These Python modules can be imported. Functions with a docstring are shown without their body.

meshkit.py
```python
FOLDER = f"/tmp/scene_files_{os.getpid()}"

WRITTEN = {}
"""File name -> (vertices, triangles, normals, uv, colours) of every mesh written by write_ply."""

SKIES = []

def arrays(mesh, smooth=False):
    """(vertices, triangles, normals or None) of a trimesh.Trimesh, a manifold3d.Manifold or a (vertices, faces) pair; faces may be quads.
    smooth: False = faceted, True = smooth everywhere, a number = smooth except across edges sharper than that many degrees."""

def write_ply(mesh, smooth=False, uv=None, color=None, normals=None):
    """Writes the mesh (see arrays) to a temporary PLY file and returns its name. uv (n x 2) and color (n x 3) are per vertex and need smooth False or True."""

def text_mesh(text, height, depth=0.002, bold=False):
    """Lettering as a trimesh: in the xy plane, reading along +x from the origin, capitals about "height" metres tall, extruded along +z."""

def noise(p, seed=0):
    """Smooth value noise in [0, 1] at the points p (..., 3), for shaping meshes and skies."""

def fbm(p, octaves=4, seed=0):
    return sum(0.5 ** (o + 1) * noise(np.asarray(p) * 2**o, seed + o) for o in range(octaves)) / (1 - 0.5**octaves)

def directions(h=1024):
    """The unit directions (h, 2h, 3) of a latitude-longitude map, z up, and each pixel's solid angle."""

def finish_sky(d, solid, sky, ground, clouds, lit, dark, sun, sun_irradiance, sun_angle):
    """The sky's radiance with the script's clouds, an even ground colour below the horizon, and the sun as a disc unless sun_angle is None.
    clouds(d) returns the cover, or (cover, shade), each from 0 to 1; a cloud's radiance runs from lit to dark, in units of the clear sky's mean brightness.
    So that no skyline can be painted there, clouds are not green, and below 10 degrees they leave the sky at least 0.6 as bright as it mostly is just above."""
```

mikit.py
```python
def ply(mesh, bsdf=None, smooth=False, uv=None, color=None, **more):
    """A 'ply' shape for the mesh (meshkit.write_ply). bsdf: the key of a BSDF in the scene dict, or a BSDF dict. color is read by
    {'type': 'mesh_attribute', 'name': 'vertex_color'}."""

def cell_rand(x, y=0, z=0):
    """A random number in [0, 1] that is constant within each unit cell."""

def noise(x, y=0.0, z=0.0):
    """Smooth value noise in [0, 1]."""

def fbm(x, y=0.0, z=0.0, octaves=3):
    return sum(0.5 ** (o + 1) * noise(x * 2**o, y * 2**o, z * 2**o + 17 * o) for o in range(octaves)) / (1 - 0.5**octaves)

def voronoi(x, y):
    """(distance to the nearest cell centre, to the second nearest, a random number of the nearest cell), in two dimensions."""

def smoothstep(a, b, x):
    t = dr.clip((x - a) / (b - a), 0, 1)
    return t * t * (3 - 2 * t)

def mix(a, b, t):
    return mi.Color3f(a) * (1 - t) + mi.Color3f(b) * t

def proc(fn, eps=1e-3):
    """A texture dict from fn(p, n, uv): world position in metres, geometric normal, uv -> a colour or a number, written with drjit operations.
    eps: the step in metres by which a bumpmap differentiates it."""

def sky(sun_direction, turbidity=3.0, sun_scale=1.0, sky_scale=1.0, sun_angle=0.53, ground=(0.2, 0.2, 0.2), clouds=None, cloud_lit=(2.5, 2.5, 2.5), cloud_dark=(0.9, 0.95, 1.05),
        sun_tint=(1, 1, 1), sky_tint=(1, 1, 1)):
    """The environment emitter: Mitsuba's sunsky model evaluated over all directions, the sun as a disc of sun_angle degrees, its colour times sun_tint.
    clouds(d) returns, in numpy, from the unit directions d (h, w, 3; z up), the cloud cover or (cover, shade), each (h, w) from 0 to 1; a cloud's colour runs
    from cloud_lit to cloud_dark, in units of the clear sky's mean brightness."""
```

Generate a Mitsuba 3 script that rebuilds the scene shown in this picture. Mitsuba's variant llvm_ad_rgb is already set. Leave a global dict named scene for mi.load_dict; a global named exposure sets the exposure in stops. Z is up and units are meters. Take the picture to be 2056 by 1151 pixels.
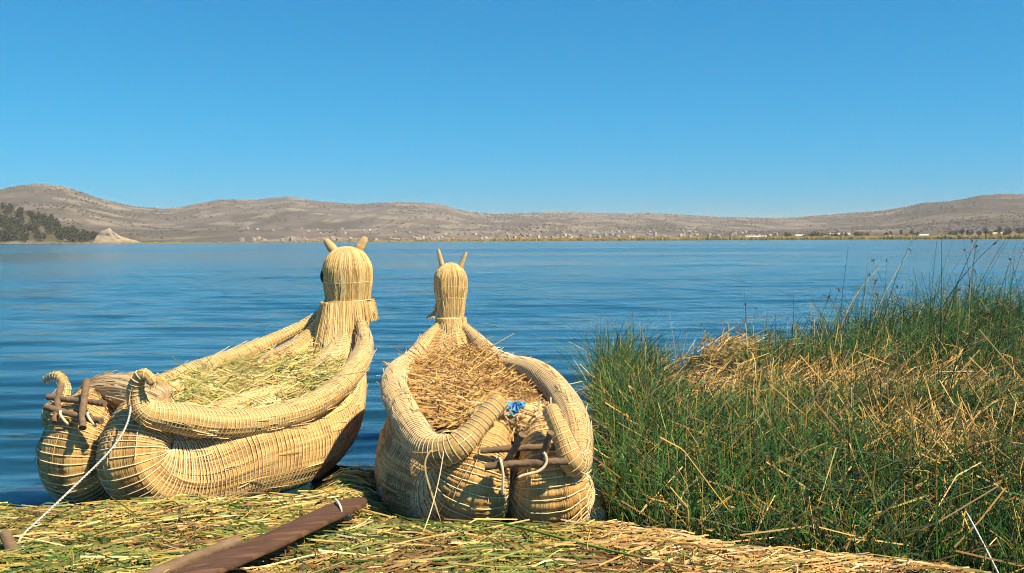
import math, random
import numpy as np, trimesh, drjit as dr, mitsuba as mi, mikit, meshkit
from mikit import proc, noise, fbm, smoothstep, mix
T = mi.ScalarTransform4f
scene, labels = {}, {}
rng = np.random.default_rng(11)
random.seed(11)
PI = math.pi

# ------------------------------------------------------------------ camera, sky, exposure
EYE, PITCH, ROLL = 1.9, math.radians(2.68), math.radians(0.3)
scene['camera'] = {
    'type': 'perspective', 'fov': 54.0, 'fov_axis': 'x', 'near_clip': 0.05, 'far_clip': 30000.0,
    'to_world': T().look_at(origin=[0, 0, EYE], target=[0, math.cos(PITCH), EYE - math.sin(PITCH)],
                            up=[math.sin(ROLL), 0, math.cos(ROLL)]),
    'medium': {'type': 'ref', 'id': 'air'}}
SUN_AZ, SUN_EL = math.radians(60), math.radians(50)      # azimuth to the right of straight behind the camera
SUN = [math.sin(SUN_AZ) * math.cos(SUN_EL), -math.cos(SUN_AZ) * math.cos(SUN_EL), math.sin(SUN_EL)]
scene['sky'] = mikit.sky(SUN, turbidity=1.6, sky_scale=0.63, sun_tint=(1.0, 0.92, 0.74), sky_tint=(0.09, 0.86, 1.08), ground=(0.05, 0.09, 0.12))
exposure = 2.5
scene['air'] = {'type': 'homogeneous', 'albedo': {'type': 'rgb', 'value': [0.95, 0.96, 0.96]}, 'sigma_t': 1.0e-4,
                'phase': {'type': 'isotropic'}}


# ------------------------------------------------------------------ helpers
def tag(key, label=None, cat=None, group=None, kind=None):
    d = labels.setdefault(key, {})
    for k, v in (('label', label), ('category', cat), ('group', group), ('kind', kind)):
        if v: d[k] = v
    return key


def numbered(name):
    if name not in scene and name not in labels and not any(k.startswith(name + '__') for k in scene):
        return name
    i = 1
    while f'{name}_{i:03d}' in scene or f'{name}_{i:03d}' in labels: i += 1
    return f'{name}_{i:03d}'


def part(parent, name, shape):
    k = numbered(parent + '__' + name)
    scene[k] = shape
    return k


def smooth_curve(pts, n):
    """Catmull-Rom / cubic through control rows (any columns), resampled evenly by arc length."""
    from scipy.interpolate import CubicSpline, PchipInterpolator
    p = np.asarray(pts, float)
    s = np.concatenate([[0], np.cumsum(np.linalg.norm(np.diff(p[:, :3], axis=0), axis=1))])
    xyz = CubicSpline(s, p[:, :3])
    rest = PchipInterpolator(s, p[:, 3:])
    t = np.linspace(0, s[-1], 6 * n)
    q = xyz(t)
    a = np.concatenate([[0], np.cumsum(np.linalg.norm(np.diff(q, axis=0), axis=1))])
    tt = np.interp(np.linspace(0, a[-1], n), a, t)
    return np.hstack([xyz(tt), rest(tt)]), np.linspace(0, a[-1], n)


def frames(c, ref):
    t = np.gradient(c, axis=0)
    t /= np.linalg.norm(t, axis=1, keepdims=True)
    a = np.zeros_like(c)
    x = np.asarray(ref, float)
    for i in range(len(c)):
        x = x - (x @ t[i]) * t[i]
        x /= np.linalg.norm(x)
        a[i] = x
    return t, a, np.cross(t, a)


def grid_faces(n, m):
    i, j = np.meshgrid(np.arange(n - 1), np.arange(m - 1), indexing='ij')
    q = np.stack([i * m + j, i * m + j + 1, (i + 1) * m + j + 1, (i + 1) * m + j], -1).reshape(-1, 4)
    return np.vstack([q[:, [0, 1, 2]], q[:, [0, 2, 3]]])


class Bundle:
    """A bundle of reeds lashed by one long cord: lengthwise ridges, pinched where the cord runs."""
    def __init__(self, pts, ref, spacing, ang, per=5, ridge=0.02, pinch=0.03, lumps=0.02, seed=0, nr=26, flat=1.0):
        rough, a0 = smooth_curve(pts, 60)
        L = a0[-1]
        sp = spacing if callable(spacing) else (lambda x: np.full_like(x, spacing))
        s_f = np.linspace(0, L, 800)
        ph = np.concatenate([[0], np.cumsum(np.diff(s_f) / sp(s_f[1:]))])
        n = int(ph[-1] * per)
        c, s = smooth_curve(pts, n)
        self.phase = np.interp(s, s_f, ph)
        self.s, self.c, self.r, self.L = s, c[:, :3], c[:, 3], L
        self.t, self.a, self.b = frames(self.c, ref)
        self.pinch, self.ridge, self.lumps, self.seed, self.nr, self.flat = pinch, ridge, lumps, seed, nr, flat
        th = np.linspace(0, 2 * PI, ang + 1)
        self.ang = ang
        R = self.radius(np.arange(n)[:, None] + 0 * th, th[None])
        self.R = R
        self.P = self.point(np.arange(n)[:, None] + 0 * th[None], th[None] + 0 * s[:, None], R)

    def radius(self, i, th):
        f = lambda a: np.interp(np.asarray(i, float), np.arange(len(self.s)), a)
        i, th = np.broadcast_arrays(np.asarray(i, float), np.asarray(th, float))
        s, r, ph = f(self.s), f(self.r), f(self.phase)
        # unwind the spiral: ring phase depends on angle
        q = ph - th / (2 * PI)
        pin = np.abs(np.sin(PI * q)) ** 0.6 - 0.75
        k = self.nr
        w = th / (2 * PI) * k
        nz = meshkit.noise(np.stack([np.cos(th) * k / 6.28 + 7.3, np.sin(th) * k / 6.28 + 3.1, s * 0.9 + self.seed * 3.7], -1), self.seed)
        n2 = meshkit.noise(np.stack([np.cos(th) * k / 2.2, np.sin(th) * k / 2.2, s * 2.0 + self.seed * 1.7], -1), self.seed + 5)
        n3 = meshkit.noise(np.stack([np.cos(th) * 1.2 + 11, np.sin(th) * 1.2, s * 1.6 + self.seed], -1), self.seed + 9)
        # each little patch between two turns swells on its own
        cell = meshkit.noise(np.stack([np.cos(th) * k / 3.0, np.sin(th) * k / 3.0, np.floor(q) * 1.37], -1), self.seed + 2)
        rr = np.minimum(r, 0.22)
        return r + rr * (self.pinch * pin * (0.6 + 0.8 * cell) + self.ridge * (2 * np.abs(nz - 0.5) * 2 - 0.6 + (n2 - 0.5))) + rr * self.lumps * 2 * (n3 - 0.5)

    def point(self, i, th, R):
        f = lambda a: np.stack([np.interp(np.asarray(i, float), np.arange(len(self.s)), a[:, k]) for k in range(3)], -1)
        return f(self.c) + R[..., None] * (np.cos(th)[..., None] * f(self.a) * self.flat + np.sin(th)[..., None] * f(self.b))

    def mesh(self):
        n, m = self.R.shape
        v = self.P.reshape(-1, 3)
        uv = np.stack([np.broadcast_to(np.linspace(0, 1, m), (n, m)), np.broadcast_to(self.s[:, None], (n, m))], -1).reshape(-1, 2)
        f = grid_faces(n, m)
        caps_v, caps_f, caps_uv = [], [], []
        at = len(v)
        for row, flip in ((0, False), (n - 1, True)):
            ring = self.P[row]
            off = (-1 if row == 0 else 1) * self.t[row] * 0.012
            inner = self.c[row] + (ring - self.c[row]) * 0.8 + off
            cen = self.c[row] + off * 1.2
            caps_v += [ring, inner, cen[None]]
            u0 = uv[row * m:(row + 1) * m]
            caps_uv += [u0, u0 + [0, .03], u0[:1]]
            for j in range(m - 1):
                A = [[at + j, at + j + 1, at + m + j + 1], [at + j, at + m + j + 1, at + m + j], [at + m + j, at + m + j + 1, at + 2 * m]]
                caps_f += [x[::-1] for x in A] if not flip else A
            at += 2 * m + 1
        v = np.vstack([v] + caps_v); uv = np.vstack([uv] + caps_uv); f = np.vstack([f, np.array(caps_f)])
        return (v, f[:, ::-1]), uv

    def cord(self, rad=0.0045, steps=30, lift=0.55, lo=0.0, hi=1.0, sides=4):
        tot = self.phase[-1]
        # turns where phase - theta/2pi is whole: theta = 2pi * phase
        q = np.linspace(tot * lo, tot * hi, int(tot * (hi - lo) * steps))
        i = np.interp(q, self.phase, np.arange(len(self.s)))
        th = 2 * PI * q
        jit = (meshkit.noise(np.stack([q * 1.3, q * 0 + self.seed, q * 0], -1), 3) - 0.5) * 0.35
        i2 = np.clip(i + jit * 0.5 * (len(self.s) / tot), 0, len(self.s) - 1)
        R = np.max([self.radius(np.clip(i2 + o, 0, len(self.s) - 1), th % (2 * PI)) for o in (-.6, 0, .6)], 0) + rad * lift
        return tube(self.point(i2, th, R), rad, sides)


def tube(P, rad, sides=6, caps=True, uv=False):
    P = np.asarray(P, float)
    rad = np.broadcast_to(np.asarray(rad, float), (len(P),))
    d = P[1] - P[0]
    ref = np.cross(d, [0, 0, 1.0]) if abs(d[2]) < 0.9 * np.linalg.norm(d) else np.cross(d, [1.0, 0, 0])
    t, a, b = frames(P, ref)
    th = np.arange(sides) * 2 * PI / sides
    v = P[:, None] + rad[:, None, None] * (np.cos(th)[None, :, None] * a[:, None] + np.sin(th)[None, :, None] * b[:, None])
    i, j = np.meshgrid(np.arange(len(P) - 1), np.arange(sides), indexing='ij')
    q = np.stack([i * sides + j, i * sides + (j + 1) % sides, (i + 1) * sides + (j + 1) % sides, (i + 1) * sides + j], -1).reshape(-1, 4)
    f = np.vstack([q[:, [0, 1, 2]], q[:, [0, 2, 3]]])
    v = v.reshape(-1, 3)
    if caps:
        n = len(v)
        v = np.vstack([v, P[:1], P[-1:]])
        j = np.arange(sides)
        f = np.vstack([f, np.stack([(j + 1) % sides, j, j * 0 + n], 1),
                       np.stack([(len(P) - 1) * sides + j, (len(P) - 1) * sides + (j + 1) % sides, j * 0 + n + 1], 1)])
    return v, f


def join(parts):
    at, V, F = 0, [], []
    for v, f in parts:
        V.append(v); F.append(np.asarray(f) + at); at += len(v)
    return np.vstack(V), np.vstack(F)


def strands(P, rad, col, sides=3):
    """N thin stems P (N, K, 3), radii (N, K), colours (N, 3) or (N, K, 3) -> vertices, faces, colours."""
    N, K = P.shape[:2]
    rad = np.broadcast_to(rad, (N, K))
    t = np.gradient(P, axis=1)
    t /= np.linalg.norm(t, axis=2, keepdims=True) + 1e-12
    d = P[:, -1] - P[:, 0]
    ref = np.where(np.abs(d[:, 2:]) < 0.8 * np.linalg.norm(d, axis=1, keepdims=True), [0, 0, 1.0], [1.0, 0, 0])
    a = np.cross(t, ref[:, None]); a /= np.linalg.norm(a, axis=2, keepdims=True) + 1e-12
    b = np.cross(t, a)
    th = np.arange(sides) * 2 * PI / sides + 0.5
    v = P[:, :, None] + rad[..., None, None] * (np.cos(th)[None, None, :, None] * a[:, :, None] + np.sin(th)[None, None, :, None] * b[:, :, None])
    i, j = np.meshgrid(np.arange(K - 1), np.arange(sides), indexing='ij')
    q = np.stack([i * sides + j, i * sides + (j + 1) % sides, (i + 1) * sides + (j + 1) % sides, (i + 1) * sides + j], -1).reshape(-1, 4)
    f = np.vstack([q[:, [0, 1, 2]], q[:, [0, 2, 3]]])
    F = (f[None] + (np.arange(N) * K * sides)[:, None, None]).reshape(-1, 3)
    col = np.asarray(col)
    if col.ndim == 2: col = np.repeat(col[:, None], K, 1)
    C = np.repeat(col[:, :, None], sides, 2).reshape(-1, 3)
    return v.reshape(-1, 3), F, C


def strand_shape(P, rad, col, bsdf='stem', sides=3):
    v, f, c = strands(P, rad, col, sides)
    return mikit.ply((v, f), bsdf, smooth=False, color=c)


def pick(palette, weights, n, jitter=0.12, r=None):
    r = r or rng
    p = np.array(palette)[r.choice(len(palette), n, p=np.array(weights) / np.sum(weights))]
    return np.clip(p * (1 + r.normal(0, jitter, (n, 1))) * (1 + r.normal(0, 0.03, (n, 3))), 0.004, 0.9)


# ------------------------------------------------------------------ materials
def material(key, fn, rough=0.75, spec=0.3, bump=None, bump_scale=0.0, eps=2e-3, **more):
    b = {'type': 'principled', 'base_color': proc(fn) if callable(fn) else {'type': 'rgb', 'value': list(fn)},
         'roughness': rough, 'specular': spec, **more}
    if bump is not None:
        b = {'type': 'bumpmap', 'arbitrary': proc(bump, eps=eps), 'scale': bump_scale, 'bsdf': b}
    scene[key] = {'type': 'twosided', 'bsdf': b}


scene['stem'] = {'type': 'twosided', 'bsdf': {'type': 'principled', 'base_color': {'type': 'mesh_attribute', 'name': 'vertex_color'}, 'roughness': 0.55, 'specular': 0.35}}


def reed_fn(pale, gold, brown, stain, nr):
    def fn(p, n, uv):
        a = noise(uv.x * nr, uv.y * 2.2)
        b = noise(uv.x * nr * 0.31 + 31, uv.y * 0.8)
        c = fbm(p.x * 5 + 3, p.y * 5, p.z * 5, 3)
        d = noise(uv.x * nr * 1.7, uv.y * 9)
        col = mix(gold, pale, dr.clip(a * 0.75 + b * 0.5 - 0.1, 0, 1))
        col = mix(col, brown, smoothstep(0.62, 0.9, d) * 0.5)
        return mix(col, brown, smoothstep(stain, stain + 0.16, c + (a - 0.5) * 0.22) * 0.75)
    return fn


def reed_bump(nr):
    return lambda p, n, uv: noise(uv.x * nr, uv.y * 1.1) * 0.7 + noise(uv.x * nr * 2.3 + 5, uv.y * 2.5) * 0.3


def weathered(base, where, wet):
    """hull reeds with water-stained brown stems over one stretch of the bundle"""
    def fn(p, n, uv):
        a = noise(uv.x * 46, uv.y * 1.3) * 0.6 + noise(uv.x * 150, uv.y * 3) * 0.4
        b = fbm(p.x * 9, p.y * 9, p.z * 9, 3)
        k = smoothstep(0.36, 0.66, a * 0.65 + b * 0.5 - 0.08)
        m = smoothstep(where[0], where[1], uv.y) * smoothstep(where[3], where[2], uv.y)
        return mix(base(p, n, uv), wet, k * m * 0.7)
    return fn


PALE, GOLD, BROWN = (0.66, 0.47, 0.195), (0.54, 0.355, 0.125), (0.24, 0.125, 0.05)
material('reed_side', reed_fn(PALE, GOLD, BROWN, 0.66, 150), bump=reed_bump(190), bump_scale=0.012, eps=1.5e-3)
material('reed_stained_shaded_side', weathered(weathered(reed_fn(PALE, GOLD, BROWN, 0.66, 150), (-1, -.5, .8, 1.3), (0.36, 0.2, 0.06)), (.75, 1.15, 9, 10), (0.22, 0.105, 0.042)), bump=reed_bump(190), bump_scale=0.012, eps=1.5e-3)  # mottled brown stain along the flank, also painting in the shade of that side
material('reed_stained_end', weathered(reed_fn(PALE, GOLD, BROWN, 0.66, 150), (-1, -.5, 1.0, 1.6), (0.25, 0.125, 0.045)), bump=reed_bump(190), bump_scale=0.012, eps=1.5e-3)
material('reed_golden_end', weathered(reed_fn(PALE, GOLD, BROWN, 0.66, 150), (-1, -.5, .8, 1.4), (0.36, 0.2, 0.06)), bump=reed_bump(190), bump_scale=0.012, eps=1.5e-3)
material('reed_roll', reed_fn((0.6, 0.45, 0.205), (0.46, 0.315, 0.115), (0.22, 0.14, 0.07), 0.67, 50), bump=reed_bump(60), bump_scale=0.007, eps=1.5e-3)
material('reed_dark', reed_fn((0.42, 0.29, 0.14), (0.3, 0.18, 0.07), (0.13, 0.065, 0.03), 0.5, 150), bump=reed_bump(190), bump_scale=0.01, eps=1.5e-3)
material('reed_fresh', reed_fn((0.66, 0.52, 0.3), (0.52, 0.37, 0.16), (0.3, 0.17, 0.07), 0.68, 60), bump=reed_bump(60), bump_scale=0.007, eps=1.5e-3)
material('reed_head', reed_fn((0.66, 0.53, 0.29), (0.52, 0.37, 0.14), (0.32, 0.19, 0.07), 0.72, 110), bump=reed_bump(150), bump_scale=0.008, eps=1.5e-3)
material('reed_cover', reed_fn((0.58, 0.47, 0.3), (0.43, 0.32, 0.18), (0.19, 0.11, 0.055), 0.56, 60), bump=reed_bump(40), bump_scale=0.01, eps=1.5e-3)
material('cord', lambda p, n, uv: mix((0.64, 0.55, 0.36), (0.78, 0.7, 0.5), noise(p.x * 60, p.y * 60, p.z * 60)), rough=0.8)
material('rope_blue', lambda p, n, uv: mix((0.34, 0.38, 0.41), (0.56, 0.59, 0.6), noise(p.x * 140, p.y * 140, p.z * 140)), rough=0.75)
material('wood_grey', lambda p, n, uv: mix((0.1, 0.07, 0.047), (0.25, 0.185, 0.125), fbm(p.x * 18, p.y * 18, p.z * 50, 3)), rough=0.8)
material('wood_rust', lambda p, n, uv: mix(mix((0.05, 0.031, 0.024), (0.125, 0.07, 0.045), fbm((p.x * .78 + p.y * .62) * 9, (p.y * .78 - p.x * .62) * 90, p.z * 40, 3)),
                                            (0.22, 0.125, 0.065), smoothstep(0.55, 0.75, fbm((p.x * .78 + p.y * .62) * 4 + 4, (p.y * .78 - p.x * .62) * 40, p.z * 9, 3)) * 0.5), rough=0.6)
material('rag_blue', lambda p, n, uv: mix((0.03, 0.22, 0.55), (0.12, 0.42, 0.75), noise(p.x * 70, p.y * 70, p.z * 70)), rough=0.45)
material('eye_black', (0.02, 0.016, 0.013), rough=0.6)
material('mat_ground', lambda p, n, uv: mix((0.04, 0.03, 0.013), (0.13, 0.092, 0.035), fbm(p.x * 24, p.y * 24, p.z * 24, 3)), rough=0.9)
material('bed_ground', lambda p, n, uv: mix((0.045, 0.037, 0.02), (0.13, 0.1, 0.052), fbm(p.x * 13, p.y * 13, p.z * 13, 3)), rough=0.95)
material('heap', lambda p, n, uv: mix((0.1, 0.07, 0.03), (0.3, 0.21, 0.09), fbm(p.x * 20, p.y * 20, p.z * 20, 3)), rough=0.9)


def hill_fn(p, n, uv):
    big = fbm(p.x / 200 + 5, p.y / 420, p.z / 70, 5)
    mid = fbm(p.x / 60, p.y / 200 + 9, p.z / 22, 5)
    fine = noise(p.x / 13, p.y / 90, p.z / 9)
    col = mix((0.058, 0.058, 0.066), (0.095, 0.09, 0.09), smoothstep(0.36, 0.62, big))
    col = mix(col, (0.16, 0.148, 0.13), smoothstep(0.5, 0.66, mid) * 0.7)
    col = mix(col, (0.04, 0.043, 0.042), smoothstep(0.5, 0.64, fbm(p.x / 60 + 40, p.y / 420, p.z / 30, 4)) * 0.7)
    col = mix(col, (0.05, 0.052, 0.025), smoothstep(1750, 1600, dr.sqrt(p.x * p.x + p.y * p.y)) * smoothstep(-460, -560, p.x) * smoothstep(0.35, 0.5, fbm(p.x / 25, p.y / 25, 0, 3)))
    return mix(col, (0.06, 0.055, 0.045), smoothstep(0.55, 0.8, fine) * 0.6)


material('hill', hill_fn, rough=0.95, spec=0.1)
material('quarry', lambda p, n, uv: mix((0.19, 0.168, 0.138), (0.34, 0.3, 0.245), fbm(p.x / 5, p.y / 5, p.z / 3, 4)), rough=0.95)
material('far_reeds', lambda p, n, uv: mix((0.34, 0.235, 0.05), (0.52, 0.39, 0.1), fbm(p.x / 3, p.y / 9, p.z * 1.3, 3)), rough=0.9)
material('far_scrub', (0.05, 0.05, 0.04), rough=0.95)
material('far_leaf', lambda p, n, uv: mix((0.018, 0.03, 0.016), (0.05, 0.065, 0.03), noise(p.x / 2, p.y / 2, p.z / 2)), rough=0.9)
for i, c in enumerate([(0.4, 0.37, 0.33), (0.3, 0.23, 0.18), (0.52, 0.5, 0.48), (0.36, 0.33, 0.32)]):
    material(f'house_wall_{i}', c, rough=0.9)
material('sheet_white', (0.55, 0.57, 0.59), rough=0.5)
scene['water'] = {'type': 'bumpmap', 'scale': 1.0,
                  'arbitrary': proc(lambda p, n, uv: (0.02 * fbm(p.x * 0.8 + 0.2 * p.y, p.y * 2.6, 0, 3) + 0.003 * noise(p.x * 5, p.y * 13)) * (0.2 + 1.6 * smoothstep(0.3, 0.7, fbm(p.x / 70, p.y / 22, 0, 4))) * (0.55 + 1.3 * smoothstep(15, 220, p.y)), eps=0.03),
                  'bsdf': {'type': 'principled', 'base_color': {'type': 'rgb', 'value': [0.006, 0.034, 0.055]}, 'roughness': 0.1, 'eta': 1.34}}

# ------------------------------------------------------------------ the lake
F_PX = 1028 / math.tan(math.radians(27.0))


def az_of(px): return math.atan((px - 1028) / F_PX)


def el_tan(px, py):
    """tangent of elevation above the horizon for a point of the far view"""
    dy = (480.8 - (px - 1028) * 0.0052) - py
    return dy / F_PX * math.cos(az_of(px))


def waves(x, y, r):
    z = np.zeros_like(x)
    wr = np.random.default_rng(5)
    for k in range(46):
        lam = 0.32 * (1.095 ** k)
        ang = wr.normal(1.66, 0.24)
        kx, ky = math.cos(ang) * 2 * PI / lam, math.sin(ang) * 2 * PI / lam
        amp = 0.0031 * lam ** 0.8 * wr.uniform(0.6, 1.2)
        if lam > 1.8: amp *= (1.8 / lam) ** 1.1
        # wave groups: each component fades in and out over the lake
        env = 0.25 + 1.5 * meshkit.noise(np.stack([x * 0.35 / lam + k * 3.1, y * 0.22 / lam, np.full_like(x, k * 1.7)], -1), k)
        fade = np.clip((lam * 0.34 - 0.0085 * r) / (0.1 * lam), 0, 1)
        z += amp * env * fade * np.sin(kx * x + ky * y + wr.uniform(0, 6.28))
    gust = 0.3 + 1.4 * meshkit.fbm(np.stack([x / 20, y / 6, x * 0], -1), 3, 4)
    return z * gust


rows = np.concatenate([np.linspace(0.4, 4.3, 5)[:-1], 4.3 * np.exp(np.arange(0, 440) * 0.0088), [260, 340, 450, 600, 800, 1100, 1600, 2400, 4000, 7000]])
cols = np.concatenate([np.linspace(-PI, -0.62, 24)[:-1], np.linspace(-0.62, 0.62, 470), np.linspace(0.62, PI, 24)[1:]])
RR, AA = np.meshgrid(rows, cols, indexing='ij')
WX, WY = RR * np.sin(AA), RR * np.cos(AA)
WZ_ = waves(WX, WY, RR)
scene['lake'] = mikit.ply((np.stack([WX, WY, WZ_], -1).reshape(-1, 3), grid_faces(*RR.shape)), 'water', smooth=True)
tag('lake', 'deep blue rippled lake reaching to the far shore', kind='structure')

# ------------------------------------------------------------------ hills round the far shore
SKY_PX = [(-700, 400), (-400, 392), (-200, 398), (0, 379), (40, 371), (80, 367), (130, 372), (165, 383), (200, 396), (235, 405), (270, 413), (330, 418), (365, 415), (400, 407), (440, 401), (480, 399), (520, 400), (550, 396), (580, 393), (610, 398),
          (640, 403), (680, 406), (720, 409), (760, 406), (800, 405), (850, 406), (890, 410), (915, 418), (945, 425), (1000, 429), (1060, 427), (1120, 425), (1200, 427), (1270, 428), (1300, 426), (1350, 429), (1400, 432), (1450, 435), (1500, 436), (1550, 437),
          (1600, 435), (1650, 431), (1700, 427), (1740, 424), (1780, 421), (1820, 413), (1850, 406), (1900, 403), (1930, 399), (1965, 391), (2010, 388), (2056, 389), (2200, 380), (2500, 400), (2900, 410)]
SKY_AZ = np.array([az_of(p[0]) for p in SKY_PX]); SKY_T = np.array([el_tan(*p) for p in SKY_PX])
R_SHORE = 1230.0


def crest_r(a):
    px = 1028 + F_PX * np.tan(a)
    return np.interp(px, [-700, 0, 150, 300, 420, 600, 850, 950, 1200, 1600, 1800, 1900, 2056, 2900], [2600, 2500, 2700, 3300, 3700, 3900, 4100, 4700, 5000, 4700, 3700, 3100, 2900, 2800])


def hill_z(a, r):
    rc = crest_r(a)
    s = (r - R_SHORE) / (rc - R_SHORE)
    zc = np.interp(a, SKY_AZ, SKY_T) * rc
    sc = np.clip(s, 0, 1)
    x, y = r * np.sin(a), r * np.cos(a)
    prof = 0.3 * sc + 0.7 * sc ** 1.9
    nz = meshkit.fbm(np.stack([x / 520, y / 700, x * 0], -1), 5, 21) - 0.5
    gully = meshkit.fbm(np.stack([x / 170, y / 900, x * 0 + 3], -1), 4, 8) - 0.5
    z = zc * prof * (1 + 0.0 * s) + zc * sc * (1 - sc ** 3) * (0.85 * nz + 0.3 * gully)
    z = np.where(s > 1, zc * (1 - 0.35 * (s - 1)), z)
    z = np.minimum(z, zc * r / rc * 0.985 + 0 * z) if False else z
    # nothing nearer than the crest may rise above the skyline
    lim = np.interp(a, SKY_AZ, SKY_T) * r * np.where(s < 1, 0.35 + 0.63 * sc, 1.0)
    z = np.where(s < 0.97, np.minimum(z, lim), z)
    # wooded spur on the left
    px = 1028 + F_PX * np.tan(a)
    top = np.interp(px, [-400, -100, 0, 60, 110, 150, 185, 205, 230], [380, 392, 416, 433, 447, 462, 474, 484, 489])
    zt = np.maximum(((480.8 - (px - 1028) * 0.0052) - top) / F_PX * np.cos(a) * 1500, 0)
    w = np.clip(1 - np.abs(r - 1500) / 270, 0, 1)
    w = w * w * (3 - 2 * w)
    spur = zt * w * (0.92 + 0.16 * meshkit.fbm(np.stack([x / 50, y / 50, x * 0], -1), 3, 2))
    z = np.maximum(z, spur)
    return z + np.where(s < 0.02, -0.8, 0.4)


ha = np.linspace(-0.85, 0.85, 620)
hr = np.concatenate([np.linspace(1180, 2200, 90), np.linspace(2225, 6600, 130)])
HR, HA = np.meshgrid(hr, ha, indexing='ij')
HZ = hill_z(HA, HR)
scene['hills'] = mikit.ply((np.stack([HR * np.sin(HA), HR * np.cos(HA), HZ], -1).reshape(-1, 3), grid_faces(*HR.shape)[:, ::-1]), 'hill', smooth=True)
tag('hills', 'bare dry brown hills behind the far shore of the lake', kind='structure')


def far_pos(px, r):
    a = az_of(px)
    return np.array([r * math.sin(a), r * math.cos(a), float(hill_z(np.array([a]), np.array([r]))[0])])


# scrub on the slopes
def scrub():
    r_ = np.random.default_rng(23)
    n = 9000
    a = r_.uniform(-.6, .6, n); t = r_.uniform(.08, .97, n) ** .8
    rc = crest_r(a); r = R_SHORE + (rc - R_SHORE) * t
    x, y = r * np.sin(a), r * np.cos(a)
    k = meshkit.fbm(np.stack([x / 140, y / 260, x * 0], -1), 4, 33) > r_.uniform(.38, .7, n)
    x, y, r, a = x[k], y[k], r[k], a[k]; n = len(x)
    z = hill_z(a, r)
    s_ = r_.uniform(1.6, 5.0, (n, 1)) * (r[:, None] / 3000)
    o = np.array([[1, 0, 0], [0, 1, 0], [-1, 0, 0], [0, -1, 0], [0, 0, .75], [0, 0, -.5]])
    v = np.stack([x, y, z + .3], -1)[:, None] + o[None] * s_[..., None] * r_.uniform(.6, 1.3, (n, 6, 1))
    f = np.array([[0, 1, 4], [1, 2, 4], [2, 3, 4], [3, 0, 4], [1, 0, 5], [2, 1, 5], [3, 2, 5], [0, 3, 5]])
    return v.reshape(-1, 3), (f[None] + 6 * np.arange(n)[:, None, None]).reshape(-1, 3)


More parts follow.
